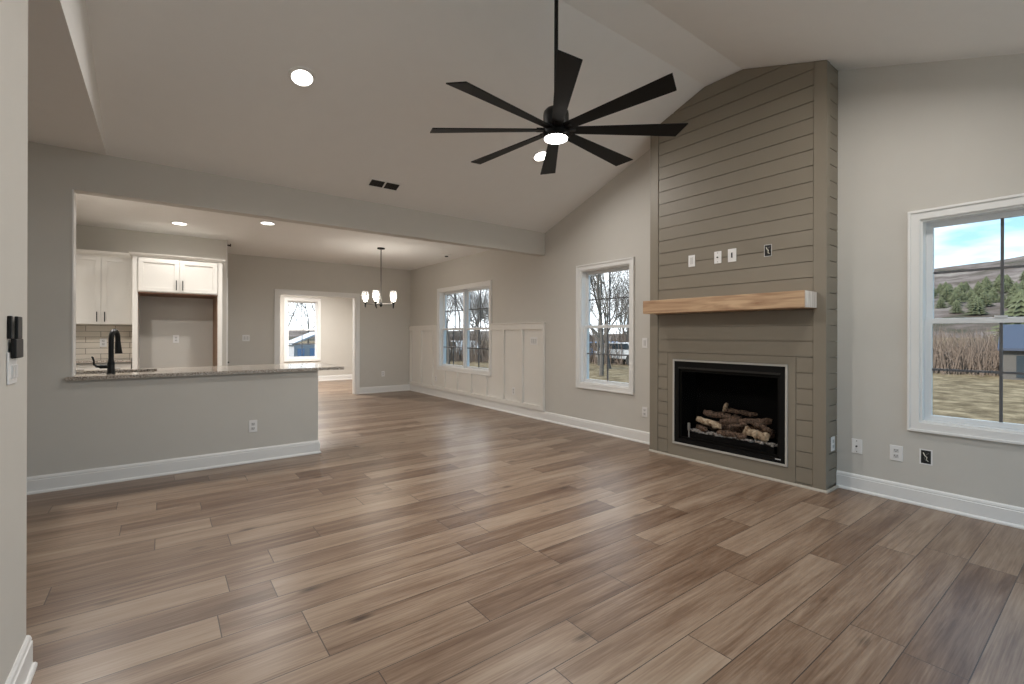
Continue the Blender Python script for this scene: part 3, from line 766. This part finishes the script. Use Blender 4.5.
def shaker(name, x0, x1, z0, z1, y, parent, side=-1, hx=None, hz=None, m=M_CAB, fr=.055, horiz=False):
    """door facing local side*Y with its outer face at y"""
    t = .02
    ya, yb_ = (y, y + t) if side < 0 else (y - t, y)
    b = B().panel('Y', ya, yb_, x0, x1, z0, z1, [(x0 + fr, x1 - fr, z0 + fr, z1 - fr)])
    ym = y + .010 * (-side)
    b.box(x0 + fr - .001, x1 - fr + .001, min(ym, ym - side * .006), max(ym, ym - side * .006), z0 + fr - .001, z1 - fr + .001)
    d = b.make(name, m, parent, bev=.0015)
    if hx is not None:
        ho = y + side * .028
        b = B()
        if horiz:
            b.box(hx - .065, hx + .065, min(ho, ho - side * .008), max(ho, ho - side * .008), hz - .004, hz + .004)
            for s in (-.05, .05): b.box(hx + s - .004, hx + s + .004, min(y, ho), max(y, ho), hz - .004, hz + .004)
        else:
            b.box(hx - .005, hx + .005, min(ho, ho - side * .010), max(ho, ho - side * .010), hz - .065, hz + .065)
            for s in (-.05, .05): b.box(hx - .004, hx + .004, min(y, ho), max(y, ho), hz + s - .004, hz + s + .004)
        b.make('handle', M_BLACK, d, label='black bar pull')
    return d
for i in range(4):
    x0 = -1.13 + i * .568
    shaker('door', x0 + .003, x0 + .562, .115, .86, .292, pc, 1, x0 + (.50 if i % 2 == 0 else .06), .72)

# faucet
fc = thing('kitchen_faucet', 'matte black pull-down kitchen faucet with curved side lever', 'faucet', (-.345, 5.335, .902))
B().lathe([(.030, 0), (.030, .006), (.026, .012), (.0245, .10), (.019, .13), (.0165, .145)]).make('body', M_BLACK, fc, smooth=True)
pts = [(0, 0, .14), (0, 0, .30)]
for i in range(1, 11):
    t = i / 10 * math.pi; q = .075 - .075 * math.cos(t)
    pts.append((q * .24, q * .96, .30 + .075 * math.sin(t)))
pts.append((.15 * .24, .15 * .96, .27))
B().tube(pts, .019, 14).make('spout', M_BLACK, fc, smooth=True)
B().tube([(.15 * .24, .15 * .96, .28), (.15 * .25, .15 * .97, .24), (.15 * .28, .15 * .98, .175), (.15 * .28, .15 * .98, .17)], [.020, .023, .027, .025], 14).make('spray_head', M_BLACK, fc, smooth=True)
B().tube([(-.01, 0, .065), (-.075, 0, .065)], .017, 12).tube([(-.07, 0, .065), (-.095, 0, .068), (-.112, 0, .085), (-.112, 0, .115), (-.120, 0, .145), (-.128, 0, .152)], [.012, .010, .008, .007, .007, .006], 10).make('lever', M_BLACK, fc, smooth=True)

# ------------------------------------------------------------------ back run of the kitchen
bc = thing('base_cabinet', 'white base cabinet with drawers against the tiled kitchen wall', 'cabinet', (-.65, YK, 0))
B().box(-.345, .345, -.585, -.002, .1, .88).box(-.345, .345, -.53, -.01, 0, .1).make('carcass', M_CAB, bc)
for s in (-1, 1):
    x0, x1 = (-.342, -.002) if s < 0 else (.002, .342)
    shaker('drawer', x0, x1, .735, .868, -.605, bc, -1, (x0 + x1) / 2, .80, fr=.03, horiz=True)
    shaker('door', x0, x1, .112, .728, -.605, bc, -1, -s * -.04, .64)
b = B().box(-.998, -.304, YK - .64, YK - .012, .885, .915)
tag(b.make('granite_counter', M_GRAN), 'dark-edged granite counter against the tiled kitchen wall', 'countertop')
b = B().box(-.345, .345, -.008, -.001, -.215, .24)
bs = b.make('tile_backsplash', M_TILE); bs.location = (-.651, YK, 1.131)
tag(bs, 'cream subway tile backsplash between counter and wall cabinets', 'backsplash')

uc = thing('wall_cabinet', 'white two-door wall cabinet above the cream tile backsplash', 'cabinet', (-.63, YK, 1.372))
B().box(-.34, .325, -.31, -.002, 0, .90).make('carcass', M_CAB, uc)
shaker('door', -.338, .003, .004, .885, -.33, uc, -1, -.035, .10)
shaker('door', .007, .325, .004, .885, -.33, uc, -1, .042, .10)
CR = [(0, 0), (.012, 0), (.014, .012), (.035, .035), (.045, .055), (.048, .07), (0, .07)]
B().prism(CR, (-.36, -.33), (.30, -.33), (0, -1), 0, 0).box(-.36, .325, -.33, -.002, .90, .958).make('crown', M_CAB, uc) if False else None
b = B(); b.prism([(d, z + .885) for d, z in CR], (-.36, -.332), (.322, -.332), (0, -1), 0, 0); b.box(-.34, .322, -.331, -.002, .901, .955); b.make('crown_moulding', M_CAB, uc)

fr_ = thing('refrigerator_cabinet', 'tall white surround with two small doors over the empty refrigerator alcove', 'cabinet', (.20, YK, 0))
yf = -.65
B().box(-.44, .44, yf, -.002, 1.80, 2.262).make('carcass', M_CAB, fr_)
B().box(-.44, .44, yf + .002, -.004, 1.785, 1.7995).make('carcass_underside', M_CARC, fr_, label='bare brown underside')
B().box(-.495, -.441, yf - .01, -.002, 0, 2.262).make('side_panel', M_CAB, fr_)
B().box(.441, .495, yf - .01, -.002, 0, 2.262).make('side_panel', M_CAB, fr_)
B().box(.433, .4405, yf + .03, -.004, 0, 1.785).make('inner_liner', wood_mat('bare_plywood', (.20, .11, .06), (.34, .22, .14), 2), fr_, label='bare brown inner face')
shaker('door', -.436, -.003, 1.812, 2.245, yf - .022, fr_, -1, -.035, 1.905)
shaker('door', .003, .436, 1.812, 2.245, yf - .022, fr_, -1, .035, 1.905)
b = B(); q = [(d * .8, z * .6 + 2.262) for d, z in CR]
b.prism(q, (-.495, yf - .012), (.495, yf - .012), (0, -1), -1, 1)
b.prism(q, (-.495, -.40), (-.495, yf - .012), (-1, 0), 0, 1)
b.prism(q, (.495, yf - .012), (.495, -.004), (1, 0), -1, 0)
b.box(-.495, .495, yf - .012, -.004, 2.2625, 2.302)
b.make('crown_moulding', M_CAB, fr_)

# ================================================================== outdoors
def az_r(x, y): return math.atan2(y, x), math.hypot(x, y)
def hgt(x, y):
    a, r = az_r(x, y); ad_ = math.degrees(a)
    base_ = -.6
    if r > 38: base_ += min(r - 38, 30) * .035
    ridge = 33 if ad_ < 14 else max(5, 33 - (ad_ - 14) * 1.1)
    ridge -= max(0, (ad_ - 2)) * .35 if ad_ < 14 else 4.2
    t = max(0, min(1, (r - 62) / 210)); t = t * (1.25 - .25 * t) if t < 1 else 1
    n_ = noise.noise(Vector((x * .012, y * .012, 0))) * 5 * t + noise.noise(Vector((x * .05, y * .05, 3))) * 1.6 * min(1, t * 3)
    return base_ + ridge * min(1, t) + n_
def polar(name, r_list, a0, a1, na, m):
    b = B(); rows = []
    for r in r_list: rows.append([b.bm.verts.new((r * math.cos(R(a0 + (a1 - a0) * i / na)), r * math.sin(R(a0 + (a1 - a0) * i / na)), hgt(r * math.cos(R(a0 + (a1 - a0) * i / na)), r * math.sin(R(a0 + (a1 - a0) * i / na))))) for i in range(na + 1)])
    for p, q in zip(rows, rows[1:]):
        for i in range(na): b.bm.faces.new((p[i], p[i + 1], q[i + 1], q[i]))
    return b.make(name, m, smooth=True, kind='structure')
polar('ground', [.5, 5, 12, 20, 28, 36, 42, 50, 58, 66], -180, 180, 90, M_GRASS)
polar('hills', [65.5 + i * 7 for i in range(34)], -25, 110, 120, M_HILL)

random.seed(11)
def bare_tree(seed, H=9.0):
    rnd = random.Random(seed); b = B()
    def br(p, d, ln, r, dep):
        n_ = 3; pts = [p.copy()]; rr = [r]
        q = p.copy(); dd = d.copy()
        for i in range(n_):
            dd = (dd + Vector((rnd.uniform(-.18, .18), rnd.uniform(-.18, .18), rnd.uniform(-.05, .14)))).normalized()
            q = q + dd * ln / n_; pts.append(q.copy()); rr.append(r * (1 - .38 * (i + 1) / n_))
        b.tube(pts, rr, 6 if dep > 3 else (4 if dep > 1 else 3), caps=False)
        if dep == 0: return
        k = 3 if dep > 1 else 4
        for i in range(k):
            t = rnd.uniform(.35, 1); j = min(n_ - 1, int(t * n_)); s = pts[j].lerp(pts[j + 1], t * n_ - j)
            a = rnd.uniform(0, 6.28); w = rnd.uniform(.45, .95)
            ax = dd.orthogonal().normalized(); ax.rotate(Matrix.Rotation(a, 3, dd))
            nd = (dd * math.cos(w) + ax * math.sin(w)).normalized(); nd.z += .15; nd.normalize()
            br(s, nd, ln * rnd.uniform(.55, .75), rr[-1] * rnd.uniform(.55, .75) if i else rr[-1] * .9, dep - 1)
        br(pts[-1], (dd + Vector((0, 0, .25))).normalized(), ln * .7, rr[-1], dep - 1)
    br(Vector((0, 0, 0)), Vector((0, 0, 1)), H * .34, .011 * H, 5)
    return b
TL = 'tall bare winter tree standing in the yard beyond the windows'
protos = []
for s in (3, 8, 21):
    o = bare_tree(s).make('bare_tree', M_BARK, smooth=False); tag(o, TL, 'tree', 'bare winter trees beyond the windows'); protos.append(o)
spots = []
def sector(n_, x0, x1, a0, a1, swap=False):
    for i in range(n_):
        x = x0 + (x1 - x0) * (i + random.random()) / n_; a = random.uniform(a0, a1)
        spots.append((x, x * a) if not swap else (x * a, x))
sector(9, 15, 38, .72, 1.05)
sector(9, 11, 30, 1.36, 2.05)
sector(4, 28, 60, .17, .27, True)
sector(7, 34, 50, .70, 1.0)
sector(7, 24, 40, 1.40, 1.95)
for i, (x, y) in enumerate(spots):
    loc = (x, y, hgt(x, y) - .05); rot = (0, 0, random.uniform(0, 6.28)); sc = random.uniform(.75, 1.15)
    if i < 3: o = protos[i]; o.location = loc; o.rotation_euler = rot; o.scale = (sc,) * 3
    else: dup(protos[i % 3], loc, rot, (sc,) * 3)
# brush
def shrub(seed):
    rnd = random.Random(seed); b = B()
    for i in range(150):
        x, y = rnd.gauss(0, .65), rnd.gauss(0, .65); h = rnd.uniform(.8, 2.2)
        b.tube([(x, y, 0), (x + rnd.uniform(-.2, .2), y + rnd.uniform(-.2, .2), h * .5), (x + rnd.uniform(-.5, .5), y + rnd.uniform(-.5, .5), h)], [.022, .016, .006], 3, caps=False)
    return b
sp = []
for s in (1, 2):
    o = shrub(s).make('bare_shrub', M_TWIG); tag(o, 'tangle of bare brown brush along the edge of the dry field', 'shrub', 'bare brush at the field edge'); sp.append(o)
ss = []
def scatter(n_, r0, r1, a0, a1, gap):
    k = 0
    for t in range(n_ * 40):
        r = random.uniform(r0, r1); a = R(random.uniform(a0, a1)); p = (r * math.cos(a), r * math.sin(a))
        if all(math.hypot(p[0] - q[0], p[1] - q[1]) > gap for q in ss): ss.append(p); k += 1
        if k == n_: break
scatter(26, 32, 42, 2, 15, 1.9)
scatter(20, 30, 46, 35, 65, 2.6)
for i, (x, y) in enumerate(ss):
    loc = (x, y, hgt(x, y) - .05); rot = (0, 0, random.uniform(0, 6.28)); sc = random.uniform(.8, 1.3)
    if i < 2: o = sp[i]; o.location = loc; o.rotation_euler = rot; o.scale = (sc,) * 3
    else: dup(sp[i % 2], loc, rot, (sc,) * 3)
# conifers on the hillside
def conifer(seed):
    rnd = random.Random(seed); b = B(); z = .8; H = 5.5
    prof = []
    b.tube([(0, 0, 0), (0, 0, 3)], [.16, .1], 6)
    while z < H:
        t = (z - .8) / (H - .8); rr = 2.9 * (1 - t) ** .55 + .1
        n_ = 11; off = rnd.uniform(0, 1)
        c = b.bm.verts.new((0, 0, z + .9)); ring = []
        for k in range(n_ * 2):
            q = rr * (rnd.uniform(.85, 1.1) if k % 2 == 0 else .55); a = (k + off) / (n_ * 2) * 6.283
            ring.append(b.bm.verts.new((q * math.cos(a), q * math.sin(a), z - (.15 if k % 2 == 0 else -.1) + rnd.uniform(-.1, .1))))
        for k in range(n_ * 2): b.bm.faces.new((c, ring[k], ring[(k + 1) % (n_ * 2)]))
        z += .5
    return b
cp = []
for s in (5, 6):
    o = conifer(s).make('evergreen_tree', M_NEEDLE); tag(o, 'small dark evergreen on the distant wooded hillside', 'tree', 'evergreens on the hillside'); cp.append(o)
for i in range(130):
    r = random.uniform(80, 140); a = R(random.uniform(1, 18)); x, y = r * math.cos(a), r * math.sin(a)
    loc = (x, y, hgt(x, y) - .2); sc = random.uniform(.22, .5)
    if i < 2: cp[i].location = loc; cp[i].scale = (sc,) * 3
    else: dup(cp[i % 2], loc, (0, 0, random.uniform(0, 6.28)), (sc,) * 3)
dup(cp[0], (60, 5.7, hgt(60, 5.7)), (0, 0, 1), (.85, .85, .85), label='nearest green evergreen at the right edge of the right window')
cp_ = COL.objects[-1]

# blue-grey roofed shed behind the brush
sh = thing('farm_shed', 'small low shed with a blue-grey roof by the brush beyond the dry field', 'shed', (31, 1.9, hgt(31, 1.9) - .05), 4); sh.scale = (.6, .32, .68)
B().box(-3, 3, -5, 5, 0, 2.0).make('wall', M_SHED, sh)
B().poly_extrude([(-3.4, -5.3, 1.9), (0, -5.3, 3.4), (3.4, -5.3, 1.9), (3.4, -5.3, 2.05), (0, -5.3, 3.6), (-3.4, -5.3, 2.05)], (0, 10.6, 0)).make('roof', M_ROOFB, sh)
for y in (-3, 0, 3): B().box(-3.04, -3.0, y - .6, y + .6, 0.2, 1.6).make('door', M_GLDK, sh)

def car(loc, rz, m, label):
    o = thing('parked_car', label, 'car', loc, rz, 'parked cars in the yard')
    b = B().poly_extrude([(-2.1, -.85, .35), (2.1, -.85, .35), (2.15, -.85, .75), (1.3, -.85, .92), (.75, -.85, 1.38), (-1.2, -.85, 1.42), (-1.9, -.85, .95), (-2.15, -.85, .85)], (0, 1.7, 0))
    b.make('body', m, o, bev=.06)
    B().poly_extrude([(1.05, -.86, .97), (.68, -.86, 1.30), (-1.1, -.86, 1.33), (-1.6, -.86, .97)], (0, 1.72, 0)).make('side_window', M_GLDK, o)
    for x in (-1.3, 1.3):
        for y in (-.87, .67): B().tube([(x, y, .33), (x, y + .2, .33)], .33, 18).make('wheel', M_RUB, o, smooth=True)
    return o
for (x, y, rz, m, lab) in ((24, 19.6, 80, M_CARW, 'white car parked beyond the window left of the fireplace, nearest the chimney'),
                           (25, 23.0, 95, M_CARB, 'blue car parked between two white cars beyond the trees'),
                           (19, 31.6, 70, M_CARW, 'white car parked beyond the dining room double window')):
    car((x, y, hgt(x, y)), rz, m, lab)

# neighbouring house seen through the far window
hx, hy = 8.6, 34.0
nh = thing('neighbour_house', 'pale house with blue doors seen through the far room window', 'house', (hx, hy, hgt(hx, hy)), 0); nh.scale = (.42, .42, .42)
B().box(-4, 4, -3, 3, 0, 2.8).make('wall', M_SIDING, nh)
B().poly_extrude([(-4.4, -3.4, 2.75), (0, -3.4, 4.6), (4.4, -3.4, 2.75), (4.4, -3.4, 2.95), (0, -3.4, 4.85), (-4.4, -3.4, 2.95)], (0, 6.8, 0)).make('roof', mat('pale_roof', (.40, .41, .44), .7), nh)
for x in (-3.0, -1.2, .6, 2.6):
    q = B().box(x - .5, x + .5, -3.06, -3.0, .3 if x in (-1.2, .6) else 1.0, 2.2).make('window' if x not in (-1.2,) else 'door', M_CARB, nh)
tag(B().box(-2, 11, 15, 30, -.62, -.58).make('gravel_drive', M_DRIVE), 'pale gravel drive beyond the far room window', 'driveway', kind='structure')

tag(B().box(-2, 7, -7, YN - .14, -.14, -.04).make('bounce_patio', mat('bounce_patio_pale', (.70, .68, .64), .9)), 'unseen pale patio slab added behind the viewer to bounce sunlight indoors', 'patio', kind='structure')  # added reflector: sunlit slab sends light up to the ceiling

# ------------------------------------------------------------------ sky portals at the glazed openings
def portal(loc, sx, sy, direction):
    l_ = bpy.data.lights.new('sky_portal', 'AREA'); l_.shape = 'RECTANGLE'; l_.size = sx; l_.size_y = sy
    l_.cycles.is_portal = True
    o = bpy.data.objects.new('sky_portal', l_); COL.objects.link(o); o.location = loc
    o.rotation_euler = Vector(direction).to_track_quat('-Z', 'Y').to_euler()
for y0, y1 in (w1, w2, w3): portal((XW + .16, (y0 + y1) / 2, 1.36), y1 - y0, 1.6, (-1, 0, 0))
portal((2.25, YN - .14, 1.23), 4.1, 2.43, (0, 1, 0)); portal((sum(w4) / 2, YR + .14, 1.36), .9, 1.6, (0, -1, 0))
